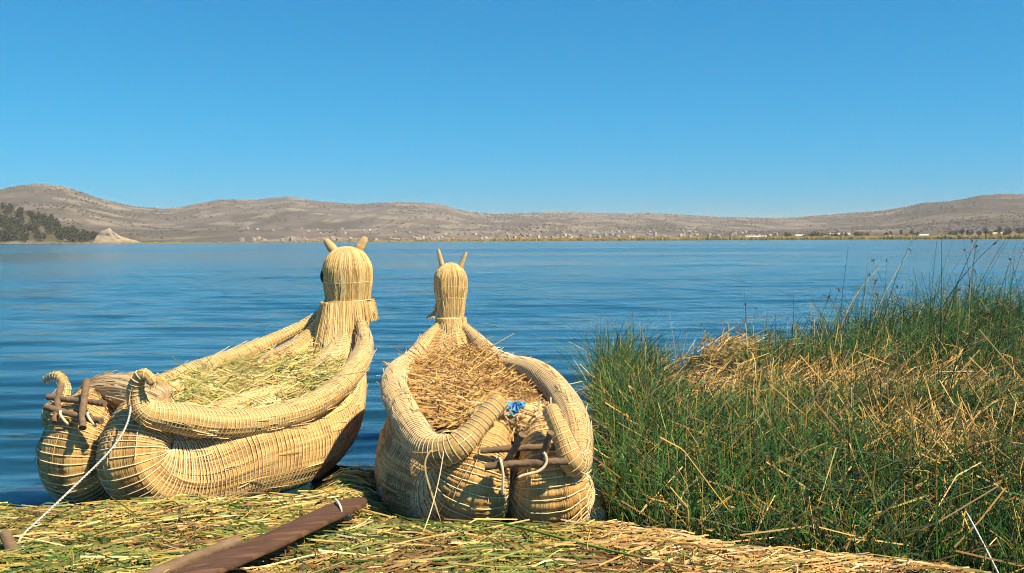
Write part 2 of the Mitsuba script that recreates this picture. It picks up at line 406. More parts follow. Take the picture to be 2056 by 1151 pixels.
scene['hillside_scrub'] = mikit.ply(scrub(), 'far_scrub')
tag('hillside_scrub', 'dark low scrub dotted over the bare far hills', 'scrub', kind='stuff')


# quarry face: pale broken cliff at the foot of the wooded spur
def quarry():
    a = np.linspace(az_of(184), az_of(300), 70); h = np.linspace(0, 1, 26)
    A, H = np.meshgrid(a, h, indexing='ij')
    px = 1028 + F_PX * np.tan(A)
    top = np.interp(px, [184, 195, 205, 222, 232, 246, 270, 300], [486, 470, 461, 456, 464, 472, 478, 486])
    zt = np.maximum((484.5 - top) / F_PX * 1262, 0.1)
    nz = meshkit.fbm(np.stack([A * 260, H * 4, A * 0], -1), 4, 3)
    r = 1232 + H * (10 + 22 * nz) + 60 * np.clip(H - 0.9, 0, 1)
    z = zt * H * (0.9 + 0.2 * nz) - 0.6
    return np.stack([r * np.sin(A), r * np.cos(A), z], -1).reshape(-1, 3), grid_faces(*A.shape)


qv, qf = quarry()
scene['quarry_slope'] = mikit.ply((qv, qf), 'quarry', smooth=30)
tag('quarry_slope', 'pale bare rock slope at the far waterline beside the wooded hill', kind='structure')


# belt of golden reeds along the far shore
def far_belt():
    N = 26000
    r_ = np.random.default_rng(3)
    px = np.concatenate([r_.uniform(480, 2056, int(N * .75)), r_.uniform(-250, 480, int(N * .08)), r_.uniform(2056, 2500, N - int(N * .75) - int(N * .08))])
    a = np.arctan((px - 1028) / F_PX)
    near = np.interp(px, [-250, 200, 480, 700, 1000, 1350, 2056, 2500], [1215, 1205, 1195, 1180, 1130, 1080, 1010, 990])
    r = near + r_.uniform(0, 1, N) ** 1.6 * 40
    hgt = np.interp(px, [0, 480, 700, 1000, 1350, 2056], [0.9, 1.2, 2.0, 2.9, 3.6, 4.0]) * r_.uniform(0.6, 1.1, N) * (0.75 + 0.5 * meshkit.noise(np.stack([px / 9, px * 0, px * 0], -1), 3))
    w = r_.uniform(0.35, 0.9, N)
    x, y = r * np.sin(a), r * np.cos(a)
    ang = r_.uniform(-0.7, 0.7, N)
    dx, dy = np.cos(ang) * w, np.sin(ang) * w
    lean = r_.normal(0, 0.25, N)
    z0 = np.full(N, -0.1)
    v = np.stack([np.stack([x - dx, y - dy, z0], -1), np.stack([x + dx, y + dy, z0], -1), np.stack([x + dx * .6 + lean, y + dy * .6, hgt], -1), np.stack([x - dx * .5 + lean, y - dy * .5, hgt * .93], -1)], 1)
    f = (np.array([[0, 1, 2], [0, 2, 3]])[None] + 4 * np.arange(N)[:, None, None]).reshape(-1, 3)
    return v.reshape(-1, 3), f


scene['reed_belt'] = mikit.ply(far_belt(), 'far_reeds')
tag('reed_belt', 'thin golden belt of reeds along the far shore', 'reeds', kind='stuff')


# far trees
def far_tree_mesh(seed, wide, tall):
    r_ = np.random.default_rng(seed)
    n = 260
    u = r_.normal(0, 1, (n, 3)); u /= np.linalg.norm(u, axis=1, keepdims=True)
    rad = r_.uniform(0.35, 1, n) ** 0.5
    c = u * rad[:, None] * [wide, wide, tall * 0.42]
    c += (meshkit.noise(u * 1.6 + seed, seed)[:, None] - 0.5) * u * wide * 1.7
    c[:, 2] += tall * 0.56
    a = r_.normal(0, 1, (n, 3)); b = r_.normal(0, 1, (n, 3))
    s = r_.uniform(0.35, 0.75, (n, 1))
    a = a / np.linalg.norm(a, axis=1, keepdims=True) * s; b = b / np.linalg.norm(b, axis=1, keepdims=True) * s
    v = np.stack([c - a, c + b, c + a, c - b], 1).reshape(-1, 3)
    f = (np.array([[0, 1, 2], [0, 2, 3]])[None] + 4 * np.arange(n)[:, None, None]).reshape(-1, 3)
    crown = (v, f)
    trunk = tube([[0, 0, -0.6], [0.1, 0, tall * .3], [0.05, 0.1, tall * .62]], [0.28, 0.2, 0.08], 6)
    return mikit.ply(trunk, 'wood_grey', smooth=True), mikit.ply(crown, 'far_leaf')


FT = [far_tree_mesh(40 + i, w, t) for i, (w, t) in enumerate([(2.2, 7.5), (2.8, 7.0), (1.7, 8.5), (3.2, 6.2)])]


def far_tree(px, r, k, sc, label, group):
    p = far_pos(px, r)
    key = numbered('far_tree')
    M = T().translate(list(p)).rotate([0, 0, 1], float(rng.uniform(0, 360))).scale([sc, sc, sc * float(rng.uniform(.85, 1.2))])
    scene[key + '__trunk'] = {**FT[k][0], 'to_world': M}
    scene[key + '__crown'] = {**FT[k][1], 'to_world': M}
    tag(key, label, 'tree', group)


tr = np.random.default_rng(8)
for i in range(215):
    px = tr.uniform(-60, 196)
    r = tr.uniform(1255, 1500)
    if px > 120 and r > 1400: r = 1260 + (r - 1255) * .5
    far_tree(px, r, int(tr.integers(4)), tr.uniform(.9, 1.6), 'dark green tree on the wooded hillside at the far left shore', 'trees on the wooded hill at far left')
for lo, hi, n in ((1565, 1655, 12), (1655, 1750, 12), (1770, 1800, 3), (1805, 1850, 5), (1895, 1955, 12), (1965, 2075, 26), (1905, 1915, 1)):
    for i in range(n):
        far_tree(tr.uniform(lo, hi), tr.uniform(1290, 1420), int(tr.integers(4)), tr.uniform(.6, 1.05), 'small dark tree in a copse low on the right far shore', 'trees in copses along the right far shore')


# town houses
def house_mesh(w, d, h, rf):
    v = np.array([[-w, -d, -2], [w, -d, -2], [w, d, -2], [-w, d, -2], [-w, -d, h], [w, -d, h], [w, d, h], [-w, d, h], [-w, 0, h + rf], [w, 0, h + rf]], float)
    f = np.array([[0, 1, 5], [0, 5, 4], [2, 3, 7], [2, 7, 6], [1, 2, 6], [1, 6, 5], [3, 0, 4], [3, 4, 7], [4, 5, 9], [4, 9, 8], [6, 7, 8], [6, 8, 9], [5, 6, 9], [7, 4, 8]])
    return v, f


HS = [mikit.ply(house_mesh(w, d, h, rf), f'house_wall_{i % 4}') for i, (w, d, h, rf) in enumerate([(3.2, 2.6, 3, .9), (4, 3, 2.8, 1), (2.6, 2.6, 5, .5), (3.4, 3, 5.5, .6), (2.4, 3, 3.2, .8), (3.5, 2.5, 3, .7), (2.8, 2.4, 3, .2), (4, 3, 3, .9)])]
hg = np.random.default_rng(14)
for i in range(290):
    px = hg.choice([hg.normal(1180, 190), hg.uniform(480, 900), hg.uniform(1350, 1560)], p=[.68, .22, .1])
    px = float(np.clip(px, 440, 1600))
    r = 1280 + 1000 * hg.uniform(0, 1) ** 1.9 if 800 < px < 1500 else 1280 + 700 * hg.uniform(0, 1) ** 2
    key = numbered('far_house')
    scene[key] = {**HS[int(hg.integers(8))], 'to_world': T().translate(list(far_pos(px, r))).rotate([0, 0, 1], float(hg.uniform(0, 360))).scale(float(hg.uniform(.45, .85)))}
    tag(key, 'tiny pale house of the town along the foot of the far hills', 'house', 'houses of the far lakeside town')
for px, r, w, h, lab in ((1683, 1420, 15, 3.2, 'long white shed among dark trees on the right far shore'), (1518, 1330, 13, 1.6, 'low white building at the far waterline left of the copses'), (1606, 1330, 5, 2.6, 'small white house beside the copses on the far shore'), (2003, 1300, 4.5, 2.6, 'small white house between trees at the far right shore'), (1855, 1300, 5, 1.8, 'small pale house above the far reed belt right of centre')):
    key = numbered('white_shed' if w > 10 else 'white_house')
    p = far_pos(px, r); p[2] += 0.3
    v, f = house_mesh(w, 4, h, 1.6)
    M = T().translate(list(p)).rotate([0, 0, 1], math.degrees(-az_of(px)) - 6)
    scene[key + '__wall'] = mikit.ply((v[:8], np.array([[0, 1, 5], [0, 5, 4], [2, 3, 7], [2, 7, 6], [1, 2, 6], [1, 6, 5], [3, 0, 4], [3, 4, 7]])), 'house_wall_2', to_world=M)
    o = np.array([[-w - .4, -4.5, h - .15], [w + .4, -4.5, h - .15], [w + .4, 0, h + 1.75], [-w - .4, 0, h + 1.75], [w + .4, 4.5, h - .15], [-w - .4, 4.5, h - .15]])
    scene[key + '__roof'] = mikit.ply((o, np.array([[0, 1, 2], [0, 2, 3], [3, 2, 4], [3, 4, 5]])), 'sheet_white', to_world=M)
    tag(key, lab, 'building')

# ------------------------------------------------------------------ the floating island
from shapely.geometry import Polygon, Point
import shapely
MAT = Polygon([(-9, -6), (-9, 6.25), (-4, 6.2), (-2.6, 6.2), (-1.7, 6.32), (-1.3, 6.45), (-1.32, 7.3), (-1.0, 7.5), (-.93, 6.6), (-.86, 6.15), (-.66, 5.85), (-.3, 5.7), (.0, 5.68), (.42, 5.7), (.6, 5.8), (.74, 5.6), (1.0, 5.36), (1.4, 5.2), (1.75, 5.08), (2.3, 4.85), (3, 4.3), (4, 3), (5, -6)])
BED = Polygon([(.55, 5.5), (.58, 6.4), (.68, 7.4), (.76, 9), (.86, 10.6), (1.0, 12.6), (1.6, 13.0), (2.0, 12.7), (2.12, 11.9), (2.65, 11.7), (2.98, 12.6), (2.95, 13.5), (2.5, 14.3), (2.6, 15.2), (4.2, 15.8), (6, 17.5), (8.5, 20), (11, 20.5), (14, 19), (15, 5), (12, -6), (4, -6), (3, 3), (2.0, 4.5), (1, 5.0)])


def mat_z(x, y):
    p = np.stack([x, y, x * 0], -1)
    d = shapely.distance(MAT.exterior, shapely.points(x, y)) * np.where(shapely.contains_xy(MAT, x, y), 1, -1)
    h = 0.155 + 0.07 * meshkit.fbm(p * 1.7, 3, 2) + 0.05 * meshkit.noise(p * 6, 4)
    h = h - .07 * np.clip((y - 6.25) / .4, 0, 1)
    return h - 0.55 * np.clip((0.12 - d) / 0.45, 0, 1) ** 1.3


def bed_z(x, y):
    p = np.stack([x, y, x * 0], -1)
    d = shapely.distance(BED.exterior, shapely.points(x, y)) * np.where(shapely.contains_xy(BED, x, y), 1, -1)
    return 0.05 + 0.14 * meshkit.fbm(p * 0.9, 3, 6) - 0.4 * np.clip((0.15 - d) / 0.5, 0, 1)


gx, gy = np.meshgrid(np.concatenate([np.linspace(-9.4, -3.4, 20)[:-1], np.linspace(-3.4, 3.2, 190), np.linspace(3.2, 5.4, 12)[1:]]), np.concatenate([np.linspace(-6.2, 4, 24)[:-1], np.linspace(4, 7.8, 130)]), indexing='ij')
scene['island_ground'] = mikit.ply((np.stack([gx, gy, mat_z(gx, gy)], -1).reshape(-1, 3), grid_faces(*gx.shape)), 'mat_ground', smooth=True)
tag('island_ground', 'floating island of packed reeds underfoot', kind='structure')
bx, by = np.meshgrid(np.linspace(0.2, 15.4, 140), np.linspace(-6.3, 21, 200), indexing='ij')
scene['marsh_ground'] = mikit.ply((np.stack([bx, by, bed_z(bx, by)], -1).reshape(-1, 3), grid_faces(*bx.shape)), 'bed_ground', smooth=True)
tag('marsh_ground', 'dark wet ground under the reed bed', kind='structure')

STRAW = [(0.6, 0.45, 0.16), (0.48, 0.35, 0.1), (0.36, 0.27, 0.075), (0.2, 0.12, 0.05), (0.23, 0.24, 0.06), (0.09, 0.15, 0.03), (0.68, 0.57, 0.34)]


def lying(x, y, zf, length, heading, tilt, bend, lift, K=4, rg=rng):
    """Straws lying on a surface: points (N, K, 3)."""
    N = len(x)
    t = np.linspace(-0.5, 0.5, K)[None]
    dx, dy = np.cos(heading)[:, None], np.sin(heading)[:, None]
    px = x[:, None] + dx * t * length[:, None] - dy * bend[:, None] * (t * t - .08) * length[:, None]
    py = y[:, None] + dy * t * length[:, None] + dx * bend[:, None] * (t * t - .08) * length[:, None]
    z = zf(px.ravel(), py.ravel()).reshape(px.shape)
    zc = zf(x, y)[:, None]
    pz = 0.5 * z + 0.5 * zc + lift[:, None] + tilt[:, None] * t * length[:, None]
    return np.stack([px, py, np.maximum(pz, z + 0.002)], -1)


def scatter(poly, n, box, rg):
    x = rg.uniform(box[0], box[2], n); y = rg.uniform(box[1], box[3], n)
    k = shapely.contains_xy(poly, x, y)
    return x[k], y[k]


g1 = np.random.default_rng(31)
x, y = scatter(MAT.buffer(0.02), 54000, (-3.6, 3.9, 3.0, 7.5), g1)
N = len(x)
hd = g1.normal(0.15, 0.62, N) + 0.5 * (meshkit.noise(np.stack([x * 1.3, y * 1.3, x * 0], -1), 9) - .5) * 2
P = lying(x, y, mat_z, np.where(g1.uniform(0, 1, N) < .07, g1.uniform(.35, .8, N), g1.gamma(3, 0.05, N) + 0.04), hd, g1.normal(0, .1, N), g1.normal(0, .35, N), g1.uniform(0.0, 1.0, N) ** 1.4 * .1)
gw = np.clip(meshkit.fbm(np.stack([x * .8 + 3, y * 1.1, x * 0], -1), 3, 12) * 1.7 - 0.5 + np.clip((-1.5 - x) * .12, 0, .25) + np.clip((5.3 - y) * .12, -.1, .15), 0.02, .62)
colr = pick(STRAW, [18, 24, 24, 18, 11, 5, 7], N, .15, g1)
green = pick([(0.08, 0.15, 0.025), (0.15, 0.2, 0.04), (0.05, 0.1, 0.018), (0.25, 0.27, 0.07)], [4, 4, 3, 3], N, .15, g1)
colr = np.where((g1.uniform(0, 1, N) < gw)[:, None], green, colr)
colr = np.where(((x > .5) & (g1.uniform(0, 1, N) < .75))[:, None], pick([(0.62, 0.45, 0.2), (0.52, 0.34, 0.13), (0.36, 0.22, 0.08), (0.7, 0.56, 0.32)], [4, 4, 2, 2], N, .12, g1), colr)
wet = meshkit.fbm(np.stack([x * 2.2 + 9, y * 2.6, x * 0], -1), 3, 61)
colr = np.where(((wet > .53) & (g1.uniform(0, 1, N) < .6))[:, None], pick([(0.2, 0.12, 0.045), (0.12, 0.075, 0.03), (0.28, 0.18, 0.06)], [3, 2, 2], N, .15, g1), colr)
from shapely.geometry import LineString
clear = shapely.distance(LineString([(-.9, 5.86), (-1.6, 4.4)]), shapely.points(x, y)) > .12
P, colr, N = P[clear], colr[clear], int(clear.sum())
scene['ground_straw'] = strand_shape(P, g1.uniform(0.0022, 0.0052, N)[:, None], colr)
tag('ground_straw', 'cut yellow and green reeds strewn over the island ground', 'cut reeds', kind='stuff')

# ------------------------------------------------------------------ reed bed on the right
REED = [(0.012, 0.06, 0.013), (0.02, 0.094, 0.018), (0.042, 0.14, 0.022), (0.008, 0.034, 0.016), (0.06, 0.11, 0.026)]
DRY = [(0.48, 0.34, 0.105), (0.37, 0.25, 0.07), (0.24, 0.145, 0.042), (0.54, 0.42, 0.18), (0.16, 0.1, 0.04)]
g2 = np.random.default_rng(77)


def upright(x, y, h, lean, az, curve, K=6):
    """Stems growing from the bed, leaning towards azimuth az and bending over."""
    t = np.linspace(0, 1, K)[None]
    out = h[:, None] * (lean[:, None] * t + curve[:, None] * t ** 2.4)
    return np.stack([x[:, None] + np.cos(az)[:, None] * out, y[:, None] + np.sin(az)[:, None] * out, bed_z(x, y)[:, None] - 0.03 + h[:, None] * t * (1 - 0.25 * np.abs(curve)[:, None] * t)], -1)


def bed_height(x, y):
    """usual height of the green reeds over the bed"""
    n = meshkit.fbm(np.stack([x * .55, y * .45, x * 0], -1), 3, 41)
    h = 0.55 + 0.9 * n
    left = np.interp(x / y, [.05, .1, .17, .2], [1.25, 1.2, 1.08, 1.0]) * (1 - .62 * np.exp(-((x / y - .19) / .032) ** 2) * np.clip((y - 8.6) / 1.2, 0, 1))
    return h * np.interp(y, [4, 5.5, 7, 9, 12, 15, 20], [.34, .42, .48, .51, .54, .66, .86]) * left * (1 - .5 * dry_patch(x, y))


def dry_patch(x, y):
    """0..1 where matted dry stems lie over the green"""
    a = .75 * np.exp(-(((x - 3.4) / 1.6) ** 2 + ((y - 10.5) / 1.6) ** 2))
    b = .8 * np.exp(-(((x - 3.1) / .6) ** 2 + ((y - 7.4) / .8) ** 2))
    c = np.exp(-(((x - 3.05) / .4) ** 2 + ((y - 14.4) / .7) ** 2))
    clump = np.clip((meshkit.fbm(np.stack([x * 1.15, y * .8, x * 0], -1), 2, 71) - .31) / .2, 0, 1)
    return np.clip(a * 1.25 * clump + b * (.4 + .6 * clump) + c, 0, 1)


xs, ys = [], []
for (n, box) in ((23000, (.5, 4.0, 6.0, 9.5)), (14500, (.7, 8.5, 8.0, 13.4)), (13000, (2.5, 12, 12.5, 21))):
    a, b = scatter(BED.buffer(-.03), n, box, g2); xs.append(a); ys.append(b)
x, y = np.concatenate(xs), np.concatenate(ys)
keep = g2.uniform(0, 1, len(x)) > dry_patch(x, y) * .8
keep &= g2.uniform(0, 1, len(x)) < 0.35 + 1.1 * meshkit.fbm(np.stack([x * 1.6, y * 1.4, x * 0], -1), 2, 51)
keep &= x < 0.6 * y + 0.6
keep &= ~shapely.contains_xy(MAT, x, y)
x, y = x[keep], y[keep]; N = len(x)
h = bed_height(x, y) * g2.uniform(.45, 1.3, N)
P = upright(x, y, h, np.abs(g2.normal(0, .42, N)), g2.normal(.5, 1.7, N), g2.normal(0, .5, N))
taper = np.linspace(1, .25, 6)[None]
base = pick(REED, [4, 4, 3, 4, 1.5], N, .18, g2)
tip = np.where((g2.uniform(0, 1, N) < .17)[:, None], pick(DRY, [2, 3, 2, 1, 1], N, .1, g2), base * 1.15)
tt = np.linspace(0, 1, 6)[None, :, None]
scene['reed_bed'] = strand_shape(P, (g2.uniform(.0036, .0078, N)[:, None] * np.interp(y, [5, 12, 20], [1, 1.2, 1.6])[:, None]) * taper, base[:, None] * (1 - tt ** 2) + tip[:, None] * tt ** 2)
tag('reed_bed', 'dense bed of dark green reeds growing at the island edge on the right', 'reeds', kind='stuff')

# dry, fallen and broken stems among the green
xs, ys = [], []
for (n, box) in ((2700, (.5, 4.2, 5.5, 9.5)), (2200, (.7, 8.5, 8.0, 13.4)), (1000, (2.5, 12.5, 12, 20))):
    a, b = scatter(BED.buffer(-.03), n, box, g2); xs.append(a); ys.append(b)
n = 4600
xs.append(g2.normal(3.4, 1.3, n)); ys.append(g2.normal(10.4, 1.25, n))
xs.append(g2.normal(3.1, .45, 2300)); ys.append(g2.normal(7.4, .6, 2300))
xs.append(g2.normal(3.05, .3, 420)); ys.append(g2.normal(14.4, .45, 420))
x, y = np.concatenate(xs), np.concatenate(ys)
keep = shapely.contains_xy(BED, x, y) & (x < .6 * y + .6) & ~shapely.contains_xy(MAT.buffer(-.05), x, y)
keep &= (g2.uniform(0, 1, len(x)) < .3 + 1.2 * dry_patch(x, y)) | (np.arange(len(x)) < len(xs[0]) + len(xs[1]) + len(xs[2]))
x, y = x[keep], y[keep]; N = len(x)
dp = dry_patch(x, y)
L = g2.gamma(3, .075, N) + .08
z0 = bed_z(x, y) + g2.uniform(0.0, .25, N) * (1 - .35 * dp) + dp * g2.uniform(.02, .2, N)
az = g2.uniform(0, 2 * PI, N); far = (dp > .3) & (y > 9)
az = np.where(far, g2.normal(.45, .8, N), az)
el = np.where(far, g2.normal(.15, .35, N), g2.normal(.25, .55, N))
K = 4
kink = g2.uniform(.3, .8, N); kd = g2.normal(0, .75, N) * (g2.uniform(0, 1, N) < .45); kz = g2.normal(-.35, .6, N) * (g2.uniform(0, 1, N) < .45)
t = np.stack([np.zeros(N), kink * .97, kink * 1.03, np.ones(N)], 1)
d1 = np.stack([np.cos(az) * np.cos(el), np.sin(az) * np.cos(el), np.sin(el)], -1)
d2 = np.stack([np.cos(az + kd) * np.cos(el + kz), np.sin(az + kd) * np.cos(el + kz), np.sin(el + kz)], -1)
P = np.stack([x, y, z0], -1)[:, None] + L[:, None, None] * (np.minimum(t, kink[:, None])[..., None] * d1[:, None] + np.maximum(t - kink[:, None], 0)[..., None] * d2[:, None])
P[..., 2] = np.maximum(P[..., 2], bed_z(P[..., 0].ravel(), P[..., 1].ravel()).reshape(P.shape[:2]) + .005)
scene['dry_reeds'] = strand_shape(P, (g2.uniform(.0028, .0055, N) * np.interp(y, [5, 12, 20], [1, 1.15, 1.5]))[:, None], pick(DRY, [4, 5, 4, 3, 3], N, .16, g2))
tag('dry_reeds', 'broken dry tan stems tangled among the green reeds', 'dry reeds', kind='stuff')

# tall single reeds that stand out against the water
g3 = np.random.default_rng(5)
TALL = [(p, 'tall') for p in g3.uniform(1500, 2060, 92)] + [(p, 'edge') for p in g3.uniform(1195, 1400, 46)]
for px, kind in TALL:
    if kind == 'tall':
        Y = g3.uniform(9.0, 17.0); X = (px - 1028) / F_PX * Y
        if not BED.contains(Point(X, Y)): continue
        ht = np.interp(px, [1500, 1650, 1800, 1950, 2056], [.9, 1.3, 1.6, 1.9, 1.4]) * g3.uniform(.65, 1.12) * np.interp(Y, [9, 17], [.92, 1.15])
        az, lean, cur = g3.normal(.15, .7), abs(g3.normal(.15, .16)), g3.normal(.06, .16)
        rad = g3.uniform(.004, .0078) * Y / 11
    else:
        Y = g3.uniform(7.5, 12.8); X = max((px - 1028) / F_PX * Y, .8)
        ht = g3.uniform(.7, 1.02); az, lean, cur = g3.normal(.6, 1.3), abs(g3.normal(.08, .09)), g3.normal(0, .12)
        rad = g3.uniform(.003, .005)
    if not BED.contains(Point(X, Y)): continue
    P = upright(np.array([X]), np.array([Y]), np.array([ht]), np.array([lean]), np.array([az]), np.array([cur]), 9)[0]
    dry = g3.uniform() < .16
    c = pick(DRY if dry else REED, [3, 3, 2, 2, 0] if dry else [3, 4, 3, 2, 2], 1, .12, g3)
    key = numbered('tall_reed')
    v, f, cc = strands(P[None], (rad * np.linspace(1, .3, 9))[None], c, 4)
    scene[key + '__stalk'] = mikit.ply((v, f), 'stem', color=cc)
    if g3.uniform() < .3 and kind == 'tall':      # brown flower tuft just under the tip
        m = 7
        q = P[-1][None] + g3.normal(0, .004, (m, 3))
        e = q + g3.normal(0, .02, (m, 3)) + [0, 0, .004]
        v, f, cc = strands(np.stack([q, (q + e) / 2, e], 1), np.full((m, 3), .0042), pick([(0.13, 0.07, 0.035)], [1], m, .2, g3), 4)
        scene[key + '__seed_tuft'] = mikit.ply((v, f), 'stem', color=cc)
    if kind == 'tall':
        tag(key, 'tall dry tan reed stalk standing above the reed bed on the right' if dry else 'tall thin green reed standing above the reed bed against the water on the right', 'reed', 'tall dry reeds right' if dry else 'tall green reeds right')
    else:
        tag(key, 'dry tan reed at the left edge of the reed bed near the boat' if dry else 'thin green reed at the left edge of the reed bed against the water', 'reed', 'dry reeds at left edge of bed' if dry else 'green reeds at left edge of bed')


# ------------------------------------------------------------------ the boats
def add_bundle(boat, name, pts, ref, spacing, ang, mat="reed_side", cord=True, fuzz=0, label=None, cord_rad=.0042, **kw):
    b = Bundle(pts, ref, spacing, ang, **kw)
    m, uv = b.mesh()
    k = part(boat, name, mikit.ply(m, mat, smooth=True, uv=uv))
    if cord: scene[k + '__lashing_cord'] = mikit.ply(b.cord(cord_rad), 'cord', smooth=True)
    if fuzz:
        rg = np.random.default_rng(b.seed + 500)
        i0 = rg.uniform(0, .93, fuzz) * (len(b.s) - 1)
        ln = rg.uniform(.06, .26, fuzz) / b.L * (len(b.s) - 1)
        th = (rg.uniform(0, 2 * PI, fuzz)[:, None] + rg.normal(0, .05, fuzz)[:, None] * np.linspace(0, 1, 4)) % (2 * PI)
        ii = np.clip(i0[:, None] + ln[:, None] * np.linspace(0, 1, 4), 0, len(b.s) - 1)
        lift = rg.uniform(0, 1, (fuzz, 1)) ** 3 * np.array([0, .2, .55, 1.0]) * .035 + .003
        Rr = b.radius(ii, th) + lift
        stems(k, 'loose_stems', strands(b.point(ii, th, Rr), np.full((fuzz, 4), .0028), pick(CUT, [4, 4, 2, 2], fuzz, .15, rg), 3))
    if label: tag(k, label)
    return b, k


def frayed(b, row, n, length, rad, rg, cols, spread=.25):
    """cut stem ends sticking out of a bundle's end"""
    d = b.t[row] * (-1 if row == 0 else 1)
    th, rr = rg.uniform(0, 2 * PI, n), np.sqrt(rg.uniform(0, 1, n)) * b.r[row] * .97
    base = b.c[row] + rr[:, None] * (np.cos(th)[:, None] * b.a[row] + np.sin(th)[:, None] * b.b[row]) - d * .02
    out = d + rg.normal(0, spread, (n, 3)) * .4 + (base - b.c[row]) / b.r[row] * spread * .6
    ln = length * rg.uniform(.35, 1.0, n)
    P = base[:, None] + out[:, None] * ln[:, None, None] * np.linspace(0, 1, 3)[None, :, None]
    return strands(P, np.full((n, 3), rad), pick(cols, np.ones(len(cols)), n, .15, rg), 4)


def stems(parent, name, arrays):
    v, f, c = arrays
    k = part(parent, name, mikit.ply((v, f), 'stem', color=c))
    return tag(k, kind='stuff')


CUT = [(0.62, 0.5, 0.29), (0.5, 0.37, 0.18), (0.7, 0.6, 0.4), (0.36, 0.24, 0.11)]


HC = [(0.6, 0.45, 0.18), (0.66, 0.52, 0.26), (0.5, 0.34, 0.12), (0.7, 0.59, 0.34)]


def head(boat, cx, cy, prof, fwd, ridges, seed, mat='reed_head', flat=.85):
    """figurehead: a sheaf of reeds tied into a rounded head; prof rows (z, radius)"""
    pr = np.array(prof, float)
    from scipy.interpolate import PchipInterpolator
    z = np.concatenate([np.linspace(pr[0, 0], pr[-1, 0], 90)])
    r = PchipInterpolator(pr[:, 0], pr[:, 1])(z)
    r[-1] = .002
    th = np.linspace(0, 2 * PI, 145)
    TH, Zz = np.meshgrid(th, z)
    nz = meshkit.noise(np.stack([np.cos(TH) * ridges / 6, np.sin(TH) * ridges / 6, Zz * 1.3 + seed], -1), seed)
    n2 = meshkit.noise(np.stack([np.cos(TH) * ridges / 2.4, np.sin(TH) * ridges / 2.4, Zz * 3 + seed], -1), seed + 3)
    Rr = r[:, None] * (1 + .05 * (nz - .5) + .035 * (n2 - .5))
    ax = np.array([fwd[1], -fwd[0], 0.0])
    P = np.array([cx, cy, 0]) + Rr[..., None] * (np.cos(TH)[..., None] * ax + flat * np.sin(TH)[..., None] * np.array([fwd[0], fwd[1], 0])) + Zz[..., None] * [0, 0, 1]
    uv = np.stack([TH / (2 * PI), Zz], -1).reshape(-1, 2)
    k = part(boat, 'figurehead', mikit.ply((P.reshape(-1, 3), grid_faces(*TH.shape)), mat, smooth=True, uv=uv))

    def ring(zz, rad, key='tie_cord', off=.006):
        rr = float(PchipInterpolator(pr[:, 0], pr[:, 1])(zz)) + off
        a = np.linspace(0, 2 * PI, 61)
        Q = np.array([cx, cy, zz]) + rr * (np.cos(a)[:, None] * ax + flat * np.sin(a)[:, None] * np.array([fwd[0], fwd[1], 0])) + np.stack([a * 0, a * 0, .006 * np.sin(a * 2 + seed)], -1)
        part(k, key, mikit.ply(tube(Q, rad, 6, caps=False), 'cord', smooth=True))
    return k, ring, ax


def hair(k, cx, cy, ax, fw, prof, z_lo, n, rag, rg, flat=.85):
    """single reeds laid over the head from the crown down to the tie"""
    from scipy.interpolate import PchipInterpolator
    pr = np.array(prof); f = PchipInterpolator(pr[:, 0], pr[:, 1])
    K = 9
    top = pr[-1, 0] - .012 - rg.uniform(0, 1, n) ** 2 * .3
    low = z_lo + rg.uniform(0, 1, n) ** 2.5 * .25
    t = np.linspace(0, 1, K)[None]
    z = top[:, None] + (low - top)[:, None] * t
    th = rg.uniform(0, 2 * PI, n)[:, None] + rg.normal(0, .07, n)[:, None] * t
    r = f(z) + .003 + (rg.uniform(0, 1, n) ** 3 * .007)[:, None] * np.sin(PI * np.clip(t * 1.1, 0, 1))
    P = np.array([cx, cy, 0]) + r[..., None] * (np.cos(th)[..., None] * ax + flat * np.sin(th)[..., None] * np.array([fw[0], fw[1], 0])) + z[..., None] * [0, 0, 1]
    stems(k, 'head_stems', strands(P, np.full((n, K), .0027), pick(HC, [3, 3, 2, 2], n, .16, rg), 4))


def ear(k, base, tip, r0, r1, seed):
    c = np.array([base + (tip - base) * t for t in np.linspace(0, 1, 8)]) + np.array([0, 0, 0.0])
    c = np.hstack([c, np.interp(np.linspace(0, 1, 8), [0, .3, .85, 1], [r0, r0 * 1.05, r1, r1 * .75])[:, None]])
    b = Bundle(c, [0, 1, 0], .05, 28, per=6, ridge=.05, pinch=.05, lumps=.02, seed=seed, nr=14)
    m, uv = b.mesh()
    e = part(k, 'ear', mikit.ply(m, 'reed_fresh', smooth=True, uv=uv))
    return e


def hanging(cx, cy, ax, fw, z0, z1, r0, r1, n, rg, cols, th_lo=0, th_hi=2 * PI, rad=.0028, flat=.85, ragged=.35, side=1.0):
    th = rg.uniform(th_lo, th_hi, n)
    d = np.cos(th)[:, None] * ax + flat * np.sin(th)[:, None] * np.array([fw[0], fw[1], 0])
    K = 5; t = np.linspace(0, 1, K)
    ln = 1 - ragged * rg.uniform(0, 1, n) ** 1.5
    ln = ln * (side + (1 - side) * np.clip(-np.sin(th), 0, 1) ** 1.5)
    rr = r0 + (r1 - r0) * (t[None] * ln[:, None]) ** 1.2 + rg.uniform(-.006, .012, n)[:, None]
    zz = z0 + (z1 - z0) * t[None] * ln[:, None]
    P = np.array([cx, cy, 0]) + d[:, None] * rr[..., None] + zz[..., None] * [0, 0, 1]
    P[..., 0] += rg.normal(0, .008, n)[:, None] * t
    return strands(P, np.full((n, K), rad), pick(cols, np.ones(len(cols)), n, .13, rg), 4)


